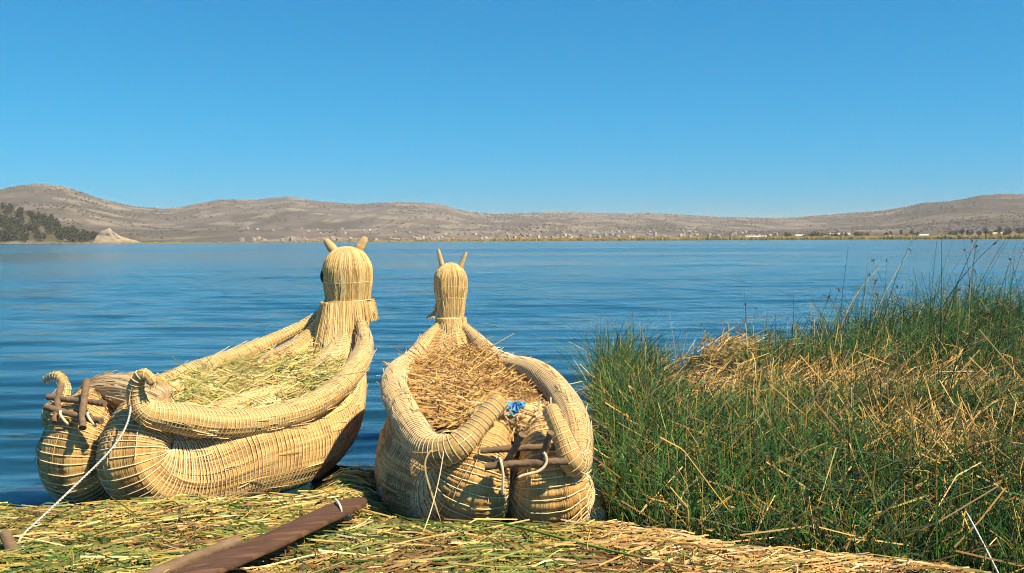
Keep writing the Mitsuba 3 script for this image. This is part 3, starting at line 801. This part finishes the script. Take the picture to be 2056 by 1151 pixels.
def straw_load(name, label, poly, zf, n, palette, w, heading, rg, box, r=(.0025, .005), lift=.06):
    gx, gy = np.meshgrid(np.linspace(box[0], box[2], 60), np.linspace(box[1], box[3], 70), indexing='ij')
    gz = zf(gx.ravel(), gy.ravel()).reshape(gx.shape) + .07 * meshkit.fbm(np.stack([gx * 4, gy * 4, gx * 0], -1), 3, 4)
    v = np.stack([gx, gy, gz], -1).reshape(-1, 3)
    f = grid_faces(*gx.shape)
    cen = v[f].mean(1)
    f = f[shapely.contains_xy(poly, cen[:, 0], cen[:, 1])]
    used = np.unique(f); re = np.zeros(len(v), int); re[used] = np.arange(len(used))
    scene[name + '__packed_base'] = mikit.ply((v[used], re[f]), 'heap', smooth=True)
    x, y = scatter(poly, n, box, rg); N = len(x)
    f2 = lambda a, b: zf(a, b) + .07 * meshkit.fbm(np.stack([a * 4, b * 4, a * 0], -1), 3, 4)
    L = rg.gamma(3, .06, N) + .05
    hd = rg.normal(heading, .7, N) + (meshkit.noise(np.stack([x * 3, y * 3, x * 0], -1), 9) - .5) * 1.6
    P = lying(x, y, f2, L, hd, rg.normal(0, .26, N), rg.normal(0, .45, N), rg.uniform(0, lift, N), rg=rg)
    gcol = pick(palette, w, N, .16, rg)
    k = part(name, 'loose_straw', strand_shape(P, rg.uniform(*r, N)[:, None], gcol))
    tag(k, kind='stuff')
    tag(name, label, 'straw')
    return k


gb = np.random.default_rng(99)
# ---- right boat, stern towards the camera
B = 'reed_boat'
tag(B, 'tan reed boat with its twin stern lobes facing the camera, load of brown straw', 'boat')
SP_ROLL = lambda s: np.interp(s, [0, .2, .5, .9, 9], [.04, .034, .028, .034, .036])
sp_r = lambda s: np.interp(s, [0, .12, .25, .6, 1.1, 1.7, 9], [.05, .034, .024, .024, .038, .045, .045])
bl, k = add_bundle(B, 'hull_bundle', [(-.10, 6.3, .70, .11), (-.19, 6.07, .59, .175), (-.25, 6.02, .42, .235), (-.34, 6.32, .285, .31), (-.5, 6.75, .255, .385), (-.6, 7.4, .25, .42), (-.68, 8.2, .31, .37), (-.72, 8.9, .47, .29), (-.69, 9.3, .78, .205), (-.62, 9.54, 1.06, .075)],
                   [1, 0, 0], sp_r, 100, mat='reed_stained_shaded_side', ridge=.05, pinch=.13, lumps=.07, seed=1, nr=30, cord_rad=.0046, fuzz=200)
fr = frayed(bl, 0, 220, .09, .004, gb, CUT); stems(k, 'cut_ends', fr)
br, k = add_bundle(B, 'hull_bundle', [(.17, 6.3, .67, .11), (.21, 6.07, .55, .17), (.225, 6.02, .4, .222), (.2, 6.32, .27, .3), (.14, 6.75, .245, .37), (.07, 7.4, .25, .4), (-.15, 8.2, .31, .37), (-.38, 8.9, .47, .29), (-.48, 9.3, .78, .205), (-.55, 9.54, 1.06, .075)],
                   [1, 0, 0], sp_r, 100, mat='reed_golden_end', ridge=.05, pinch=.13, lumps=.07, seed=2, nr=30, cord_rad=.0046, fuzz=200)
fr = frayed(br, 0, 220, .09, .004, gb, CUT); stems(k, 'cut_ends', fr)
rl, k = add_bundle(B, 'gunwale_roll', [(-.075, 6.02, .925, .058), (-.15, 5.96, .86, .06), (-.24, 5.89, .765, .066), (-.33, 5.84, .69, .08), (-.435, 5.88, .655, .094), (-.54, 6.06, .655, .098), (-.635, 6.35, .69, .1), (-.775, 6.9, .756, .098), (-.9, 7.6, .83, .098), (-.89, 8.25, .852, .092), (-.86, 8.8, .87, .078), (-.81, 9.2, .96, .058), (-.67, 9.52, 1.1, .036)],
                   [0, 0, 1], SP_ROLL, 44, mat='reed_roll', ridge=.035, pinch=.06, lumps=.04, seed=3, nr=22, cord_rad=.0036, fuzz=160)
tag(k, 'left side roll ending in an upturned pale stump')
stems(k, 'cut_ends', frayed(rl, 0, 90, .035, .0035, gb, CUT))
rr_, k = add_bundle(B, 'gunwale_roll', [(.225, 5.96, .885, .05), (.255, 5.9, .82, .053), (.295, 5.84, .72, .058), (.335, 5.82, .62, .068), (.375, 5.9, .575, .082), (.4, 6.05, .615, .09), (.4, 6.4, .7, .1), (.35, 7.0, .786, .098), (.205, 7.6, .872, .098), (-.015, 8.25, .86, .092), (-.18, 8.8, .88, .078), (-.31, 9.2, .97, .058), (-.49, 9.52, 1.1, .036)],
                    [0, 0, 1], SP_ROLL, 44, mat='reed_roll', ridge=.035, pinch=.06, lumps=.04, seed=4, nr=22, cord_rad=.0036, fuzz=160)
tag(k, 'right side roll ending in an upturned pale stump')
stems(k, 'cut_ends', frayed(rr_, 0, 90, .035, .0035, gb, CUT))
# transverse pad of frayed reeds across the stern
pad, k = add_bundle(B, 'stern_pad', [(-.2, 6.3, .73, .085), (-.08, 6.3, .77, .1), (.06, 6.28, .77, .1), (.2, 6.24, .72, .085)], [0, 0, 1], .07, 40, mat='reed_fresh', cord=False, ridge=.09, pinch=.03, lumps=.12, seed=6, nr=12, fuzz=60)
n = 420
base = np.stack([gb.uniform(-.24, .24, n), gb.uniform(6.14, 6.4, n), gb.uniform(.72, .86, n)], -1)
e = base + np.stack([gb.normal(0, .05, n), gb.normal(-.02, .05, n), gb.normal(-.01, .03, n)], -1)
stems(k, 'frayed_stems', strands(np.stack([base, (base + e) / 2 + gb.normal(0, .006, (n, 3)), e], 1), np.full((n, 3), .0042), pick(CUT, [3, 3, 3, 1], n, .15, gb), 4))
# oar frame of sticks lashed over the stern
fk = B + '__oar_frame'
tag(fk, 'two wooden pegs and crossbars lashed over the stern')


def stick(parent, name, a, b, r, mat='wood_grey', seed=0, n=9, wob=.012):
    t = np.linspace(0, 1, n)[:, None]
    p = np.asarray(a) * (1 - t) + np.asarray(b) * t
    p = p + (meshkit.noise(np.stack([t[:, 0] * 3, t[:, 0] * 0 + seed, t[:, 0] * 0], -1), seed)[:, None] - .5) * wob * np.array([1, .6, .6])
    q, _ = smooth_curve(np.hstack([p, np.zeros((n, 1))]), 5 * n)
    v, f = tube(q[:, :3], r * (1 + .2 * (meshkit.noise(np.stack([np.arange(5 * n) * .31, np.full(5 * n, seed * 3.3), np.zeros(5 * n)], -1), seed) - .5)), 14)
    g = (meshkit.fbm(v * [70, 70, 40] + seed, 3, seed) - .5) * r * .55
    c = np.repeat(q[:, :3], 14, 0)
    d = v[:len(c)] - c
    v[:len(c)] += d / np.linalg.norm(d, axis=1, keepdims=True) * g[:len(c), None]
    return part(parent, name, mikit.ply((v, f), mat, smooth=50))


stick(fk, 'crossbar', (-.16, 5.72, .60), (.32, 5.74, .625), .022, seed=1)
stick(fk, 'crossbar', (-.19, 5.84, .665), (.3, 5.84, .69), .02, seed=2)
stick(fk, 'peg', (-.06, 5.78, .57), (.055, 5.68, .79), .021, seed=3)
stick(fk, 'peg', (.16, 5.78, .585), (.215, 5.68, .8), .021, seed=4)
for q, key in (([(-.075, 5.74, .64), (-.066, 5.69, .62), (-.058, 5.685, .57), (-.058, 5.69, .5), (-.056, 5.7, .44)], 'lashing_rope'), ([(.175, 5.71, .68), (.18, 5.705, .6), (.15, 5.7, .575), (.08, 5.7, .555), (.03, 5.7, .535)], 'lashing_rope')):
    c, _ = smooth_curve([(*p, 0) for p in q], 24)
    part(fk, key, mikit.ply(tube(c[:, :3], .0085, 8), 'cord', smooth=True))
# figurehead
fw = (-.1, .995)
PROF_R = [(.98, .1), (1.06, .125), (1.153, .118), (1.215, .125), (1.34, .138), (1.438, .153), (1.537, .151), (1.61, .125), (1.655, .085), (1.675, .045), (1.685, .01)]
hk, ring, ax = head(B, -.585, 9.6, PROF_R, fw, 60, 5)
ring(1.15, .0095, off=.022); ring(1.345, .004, off=.004); ring(1.45, .003, off=.004)
hair(hk, -.585, 9.6, ax, fw, PROF_R, 1.16, 260, .05, gb)
ear(hk, np.array([-.66, 9.6, 1.62]), np.array([-.70, 9.6, 1.80]), .024, .017, 3)
ear(hk, np.array([-.51, 9.6, 1.60]), np.array([-.44, 9.6, 1.77]), .024, .017, 4)
stems(hk, 'neck_fringe', hanging(-.585, 9.6, ax, fw, 1.16, .94, .128, .185, 800, gb, HC, flat=1.45, ragged=.7))
stems(hk, 'cheek_tuft', hanging(-.70, 9.62, ax, fw, 1.24, 1.15, .03, .12, 60, gb, HC[:3], 2.2, 4.2))
stems(hk, 'cheek_tuft', hanging(-.67, 9.6, ax, fw, 1.36, 1.24, .03, .07, 50, gb, HC[:3], 2.2, 4.2))
LR = [(-.83, 8.4), (-.8, 7.7), (-.7, 7.0), (-.55, 6.45), (-.3, 6.22), (.1, 6.3), (.3, 6.5), (.27, 7.0), (.12, 7.6), (-.1, 8.3), (-.25, 8.55), (-.75, 8.55)]
lk = straw_load('straw_load', 'heap of loose brown straw lying inside the boat on the right', Polygon(LR), lambda a, b: .6 + .095 * (b - 6.3) + .06 * np.exp(-((a + .35) / .4) ** 2), 9000,
                [(0.5, 0.32, 0.11), (0.38, 0.23, 0.075), (0.58, 0.42, 0.19), (0.22, 0.125, 0.045), (0.28, 0.22, 0.07)], [5, 5, 3, 3.5, 1.5], 0.1, gb, (-.95, 6.15, .35, 8.8))

# ---- left boat, seen on its right side
S, FW, RT = np.array([-2.74, 6.62]), np.array([.306, .952]), np.array([.952, -.306])


def LB(rows):
    return [tuple([*(S + FW * u + RT * v), z, r]) for u, v, z, r in rows]


B2 = 'reed_boat_001'
tag(B2, 'golden reed boat seen on its ringed side, greenish straw load, large round-headed bow', 'boat')
sp_l = lambda s: np.interp(s, [0, .1, .25, .6, 1.1, 1.7, 9], [.05, .034, .022, .022, .034, .041, .036])
hullR = [(.3, .2, .77, .15), (.13, .22, .65, .205), (.05, .24, .46, .24), (.24, .28, .32, .3), (.7, .385, .325, .38), (1.4, .465, .33, .42), (2.1, .42, .375, .39), (2.75, .29, .6, .29), (3.2, .15, .9, .17), (3.42, .09, 1.22, .1)]
add_bundle(B2, 'hull_bundle', LB([(u, -v, z, r) for u, v, z, r in hullR]), [1, 0, 0], sp_l, 100, mat='reed_stained_end', ridge=.03, pinch=.06, lumps=.06, seed=11, nr=34, cord_rad=.0046, fuzz=180)
b2r, _ = add_bundle(B2, 'hull_bundle', LB(hullR), [1, 0, 0], sp_l, 100, mat='reed_stained_end', ridge=.03, pinch=.06, lumps=.06, seed=12, nr=34, cord_rad=.0046, fuzz=260)
rollR = [(-.1, .5, 1.0, .03), (-.11, .43, 1.05, .036), (-.1, .38, .99, .045), (-.08, .36, .9, .06), (-.06, .38, .82, .078), (.06, .46, .755, .09), (.3, .56, .68, .098), (.8, .71, .61, .096), (1.4, .81, .63, .096), (2.0, .77, .73, .095), (2.6, .63, .86, .09), (3.0, .47, .99, .066), (3.3, .27, 1.13, .045), (3.42, .17, 1.22, .035)]
b, k = add_bundle(B2, 'gunwale_roll', LB(rollR), [0, 0, 1], SP_ROLL, 44, mat='reed_roll', ridge=.035, pinch=.06, lumps=.04, seed=13, nr=22, cord_rad=.0038, fuzz=220)
stems(k, 'cut_ends', frayed(b, 0, 40, .06, .004, gb, CUT))
tag(k, 'right side roll with thin upturned knotted end')
rollL = [(.25, -.66, .93, .02), (.22, -.56, .965, .024), (.2, -.49, .955, .03), (.18, -.44, .88, .038), (.14, -.46, .78, .055), (.16, -.52, .7, .075), (.3, -.58, .66, .09), (.8, -.7, .63, .1), (1.4, -.77, .65, .1), (2.0, -.74, .73, .098), (2.6, -.6, .85, .078), (3.0, -.43, .98, .06), (3.3, -.25, 1.12, .042), (3.42, -.17, 1.22, .035)]
b, k = add_bundle(B2, 'gunwale_roll', LB(rollL), [0, 0, 1], SP_ROLL, 44, mat='reed_roll', ridge=.035, pinch=.06, lumps=.04, seed=14, nr=22, cord_rad=.0038, fuzz=160)
stems(k, 'cut_ends', frayed(b, 0, 40, .06, .004, gb, CUT))
tag(k, 'left side roll with thin end curling outwards')
b, k = add_bundle(B2, 'stern_pad', LB([(.34, -.44, .77, .08), (.3, -.22, .85, .115), (.26, .05, .87, .125), (.26, .32, .82, .09)]), [0, 0, 1], .09, 40, mat='reed_cover', cord=False, ridge=.09, pinch=.02, lumps=.16, seed=16, nr=12, fuzz=160)
fk = B2 + '__oar_frame'
tag(fk, 'weathered wooden pegs and crossbars lashed over the stern')
L3 = lambda u, v, z: (*(S + FW * u + RT * v), z)
stick(fk, 'crossbar', L3(-.1, -.36, .8), L3(-.12, .12, .74), .022, seed=5)
stick(fk, 'crossbar', L3(-.02, -.4, .86), L3(-.02, .06, .83), .02, seed=6)
stick(fk, 'peg', L3(.06, -.16, .96), L3(-.2, .03, .7), .024, seed=7)
stick(fk, 'peg', L3(.05, -.36, .93), L3(-.16, -.22, .72), .022, seed=8)
for v0 in (-.2, .02):
    c, _ = smooth_curve([(*L3(-.13, v0, .79), 0), (*L3(-.15, v0 + .03, .75), 0), (*L3(-.13, v0 + .05, .71), 0), (*L3(-.1, v0 + .02, .7), 0)], 16)
    part(fk, 'lashing_rope', mikit.ply(tube(c[:, :3], .009, 8), 'cord', smooth=True))
# figurehead
fw = (.25, .968)
hc = S + FW * 3.5 + RT * .06
hc = np.array([-1.625, 9.92])
PROF_L = [(1.0, .2), (1.1, .22), (1.2, .225), (1.31, .22), (1.4, .23), (1.506, .243), (1.61, .246), (1.69, .224), (1.768, .18), (1.815, .125), (1.835, .07), (1.845, .01)]
hk, ring, ax = head(B2, hc[0], hc[1], PROF_L, fw, 90, 8)
ring(1.31, .005, off=.012); ring(1.49, .004, off=.004); ring(1.68, .003, off=.003)
hair(hk, hc[0], hc[1], ax, fw, PROF_L, 1.3, 480, .06, gb)
ear(hk, np.array([hc[0] - .13, hc[1], 1.8]), np.array([hc[0] - .205, hc[1], 1.9]), .045, .036, 5)
ear(hk, np.array([hc[0] + .105, hc[1], 1.8]), np.array([hc[0] + .18, hc[1], 1.92]), .045, .036, 6)
stems(hk, 'neck_fringe', hanging(hc[0], hc[1], ax, fw, 1.31, .78, .208, .31, 1700, gb, HC, rad=.0032, ragged=.75, flat=1.9, side=.4))
stems(hk, 'cheek_tuft', hanging(hc[0] - .2, hc[1], ax, fw, 1.28, 1.15, .03, .1, 50, gb, HC, 2.2, 4.2))
stems(hk, 'cheek_tuft', hanging(hc[0] + .2, hc[1], ax, fw, 1.3, 1.14, .02, .075, 45, gb, HC, -1.0, 1.0))
ev = trimesh.creation.icosphere(3, 1.0); ev.apply_scale([.035, .05, .07]); ev.apply_translation([hc[0] - .228, hc[1] - .03, 1.55])
part(hk, 'eye', mikit.ply(ev, 'eye_black', smooth=True))
pl = [tuple(S + FW * u + RT * v) for u, v in ((.35, .42), (.8, .6), (1.4, .7), (2.0, .67), (2.6, .52), (3.2, .2), (3.2, -.2), (2.6, -.52), (2.0, -.66), (1.4, -.68), (.8, -.58), (.35, -.45))]
lk = straw_load('straw_load_001', 'thin layer of green and yellow straw lying inside the left boat', Polygon(pl), lambda a, b: .625 + .0 * a + .09 * np.clip(((a - S[0]) * FW[0] + (b - S[1]) * FW[1]) - 1.2, -1, 3) ** 1.0 * 1.0, 9000,
                [(0.56, 0.44, 0.2), (0.24, 0.27, 0.07), (0.15, 0.2, 0.05), (0.4, 0.36, 0.13), (0.64, 0.52, 0.28), (0.3, 0.2, 0.08)], [3.5, 5, 4, 4, 2, 1.5], 0.6, gb, (-3.4, 6.6, -1.1, 10.0))

# ------------------------------------------------------------------ small things
def rope(name, pts, r, mat, label, cat='rope', n=60, sides=8, twist=True):
    c, s = smooth_curve([(*p, 0) for p in pts], n)
    c = c[:, :3]
    if twist:       # two strands laid round each other
        t, a, b_ = frames(c, [0.3, .2, 1])
        w = s * 2 * PI / (r * 7)
        A = [c + r * .5 * (np.cos(w + o)[:, None] * a + np.sin(w + o)[:, None] * b_) for o in (0, PI)]
        m = join([tube(q, r * .62, 6) for q in A])
    else:
        m = tube(c, r, sides)
    scene[name] = mikit.ply(m, mat, smooth=True)
    tag(name, label, cat)


rope('mooring_rope', [(*L3(-.14, .36, .85),), (-2.42, 6.2, .72), (-2.5, 5.8, .53), (-2.6, 5.42, .375), (-2.61, 5.24, .31), (-2.555, 5.17, .3), (-2.555, 5.105, .29), (-2.625, 5.105, .29), (-2.65, 5.18, .3), (-2.58, 5.21, .305), (-2.545, 5.14, .285), (-2.535, 5.08, .25), (-2.53, 5.05, .2)], .0065, 'rope_blue', 'pale grey mooring rope stretched from the left boat to the stake', n=260)
rope('loose_rope', [(-2.05, 4.78, .27), (-1.99, 4.87, .285), (-1.95, 5.0, .29), (-1.915, 5.09, .3), (-1.86, 5.1, .3), (-1.81, 5.0, .29), (-1.765, 4.93, .29), (-1.71, 4.92, .295), (-1.675, 4.95, .3), (-1.665, 4.99, .315), (-1.685, 5.03, .32)], .01, 'rope_blue', 'loose pale rope lying curved on the ground at the lower left', n=160)
rope('thin_cord', [(-.4, 5.75, .68), (-.43, 5.62, .5), (-.47, 5.5, .36), (-.51, 5.35, .27), (-.53, 5.1, .262)], .003, 'cord', 'thin pale cord hanging from the right boat to the ground', 'cord', n=60, twist=False)
bst = Bundle(np.array([(-2.565, 5.13, .08, .032), (-2.585, 5.15, .23, .033), (-2.615, 5.165, .31, .031), (-2.66, 5.185, .38, .026)]), [1, 0, 0], .2, 24, per=30, ridge=.06, pinch=.01, lumps=.15, seed=3, nr=8)
m, uv = bst.mesh()
scene['mooring_stake'] = mikit.ply(m, 'wood_grey', smooth=True, uv=uv)
tag('mooring_stake', 'grey wooden stake in the ground at the lower left corner with rope tied round it', 'stake')


# paddle: rusty brown board and its grey pole
def paddle():
    a, b = np.array([-.9, 5.86]), np.array([-1.6, 4.4])
    d = (b - a) / np.linalg.norm(b - a); s = np.array([-d[1], d[0]])
    L = np.linalg.norm(b - a)
    o = []
    n = 90
    for i in range(n):
        t = i / (n - 1)
        w = np.interp(t, [0, .03, .1, .2, .75, 1], [.035, .062, .07, .072, .07, .068])
        o.append((t, w * (1 + .06 * (meshkit.noise(np.array([[t * 22, .5, 2.]]), 5)[0] - .5))))
    V, F = [], []
    for t, w in o:
        zc = .37 - .03 * t + .004 * math.sin(t * 9)
        p = a + d * L * t
        skew = .05 * (1 - t) * 0
        sec = [(-w, -.004, .8), (-w * .92, .01, 1), (0, .016, 1), (w * .92, .01, 1), (w, -.004, .8), (w * .92, -.016, 1), (-w * .92, -.016, 1)]
        for v_, h_, _ in sec:
            V.append([*(p + s * v_ + d * (0.06 if v_ < 0 else -.02) * (1 if t < .08 else 0)), zc + h_ - v_ * .18])
    m = 7
    for i in range(n - 1):
        for j in range(m):
            F += [[i * m + j, i * m + (j + 1) % m, (i + 1) * m + (j + 1) % m], [i * m + j, (i + 1) * m + (j + 1) % m, (i + 1) * m + j]]
    for i, fl in ((0, 1), (n - 1, 0)):
        c = len(V); V.append(list(np.mean(V[i * m:(i + 1) * m], 0)))
        for j in range(m): F.append([i * m + j, i * m + (j + 1) % m, c][::-1 if fl else 1])
    return np.array(V), np.array(F)


pv, pf = paddle()
scene['paddle__blade'] = mikit.ply((pv, pf[:, ::-1]), 'wood_rust', smooth=35)
stick('paddle', 'pole', (-1.42, 5.08, .36), (-1.85, 4.35, .33), .03, seed=9, n=16, wob=.02)
tag('paddle', 'brown wooden paddle board with a grey pole lying on the strewn reeds', 'paddle')


# blue plastic scrap on the stern of the right boat
def scrap():
    g = np.random.default_rng(4)
    parts_ = []
    for cx, cz, w in ((-.085, .86, .03), (-.04, .845, .028), (-.005, .84, .036), (.012, .865, .03), (.05, .875, .022), (-.025, .86, .02)):
        u, v = np.meshgrid(np.linspace(-1, 1, 9), np.linspace(-1, 1, 9), indexing='ij')
        p = np.stack([cx + u * w, 6.17 + .02 * v + 0 * u, cz + v * w * .9], -1)
        q = np.stack([u * 1.7 + cx * 40, v * 1.7, u * 0 + cz * 30], -1)
        p = p + .03 * (np.stack([meshkit.noise(q, 1), meshkit.noise(q, 2), meshkit.noise(q, 3)], -1) - .5) * [1.2, 2, 1.2]
        parts_.append((p.reshape(-1, 3), grid_faces(9, 9)))
    return join(parts_)


scene['plastic_scrap'] = mikit.ply(scrap(), 'rag_blue', smooth=True)
tag('plastic_scrap', 'crumpled blue plastic scrap caught on the stern of the right boat', 'plastic scrap')


def blade(name, pts, rad, col, label, cat='reed'):
    c, _ = smooth_curve([(*p, 0) for p in pts], 30)
    w = rad * np.interp(np.linspace(0, 1, 30), [0, .1, .8, 1], [.5, 1, .9, .2])
    v, f, cc = strands(c[None, :, :3], w[None], np.array([col]), 5)
    scene[name] = mikit.ply((v, f), 'stem', color=cc)
    tag(name, label, cat)


blade('green_reed', [(-.2, 5.6, .32), (.05, 5.42, .325), (.3, 5.2, .32), (.55, 5.0, .315), (.8, 4.8, .31)], .008, (0.13, 0.24, 0.03), 'long bright green reed lying on the straw right of centre in the foreground')
blade('bent_reed', [(-.46, 5.72, .7), (-.5, 5.7, .64), (-.48, 5.68, .5), (-.44, 5.66, .38), (-.41, 5.64, .3)], .006, (0.5, 0.37, 0.17), 'single dry reed bent down from the left roll of the right boat')
blade('white_reed', [(2.28, 5.0, .52), (2.3, 4.85, .4), (2.33, 4.7, .25), (2.36, 4.55, .1)], .0045, (0.6, 0.66, 0.7), 'pale bleached reed slanting down at the lower right')
blade('white_straw', [(-1.03, 5.74, .405), (-1.0, 5.68, .405), (-.965, 5.6, .37)], .008, (0.72, 0.68, 0.56), 'short pale straw lying across the tip of the paddle')

# ------------------------------------------------------------------ the air over the lake
scene['haze'] = {'type': 'cube', 'to_world': T().translate([0, 0, 79.0]).scale([8000, 8000, 80]), 'bsdf': {'type': 'null'}, 'interior': {'type': 'ref', 'id': 'air'}}
tag('haze', 'thin blue air over the lake', kind='stuff')
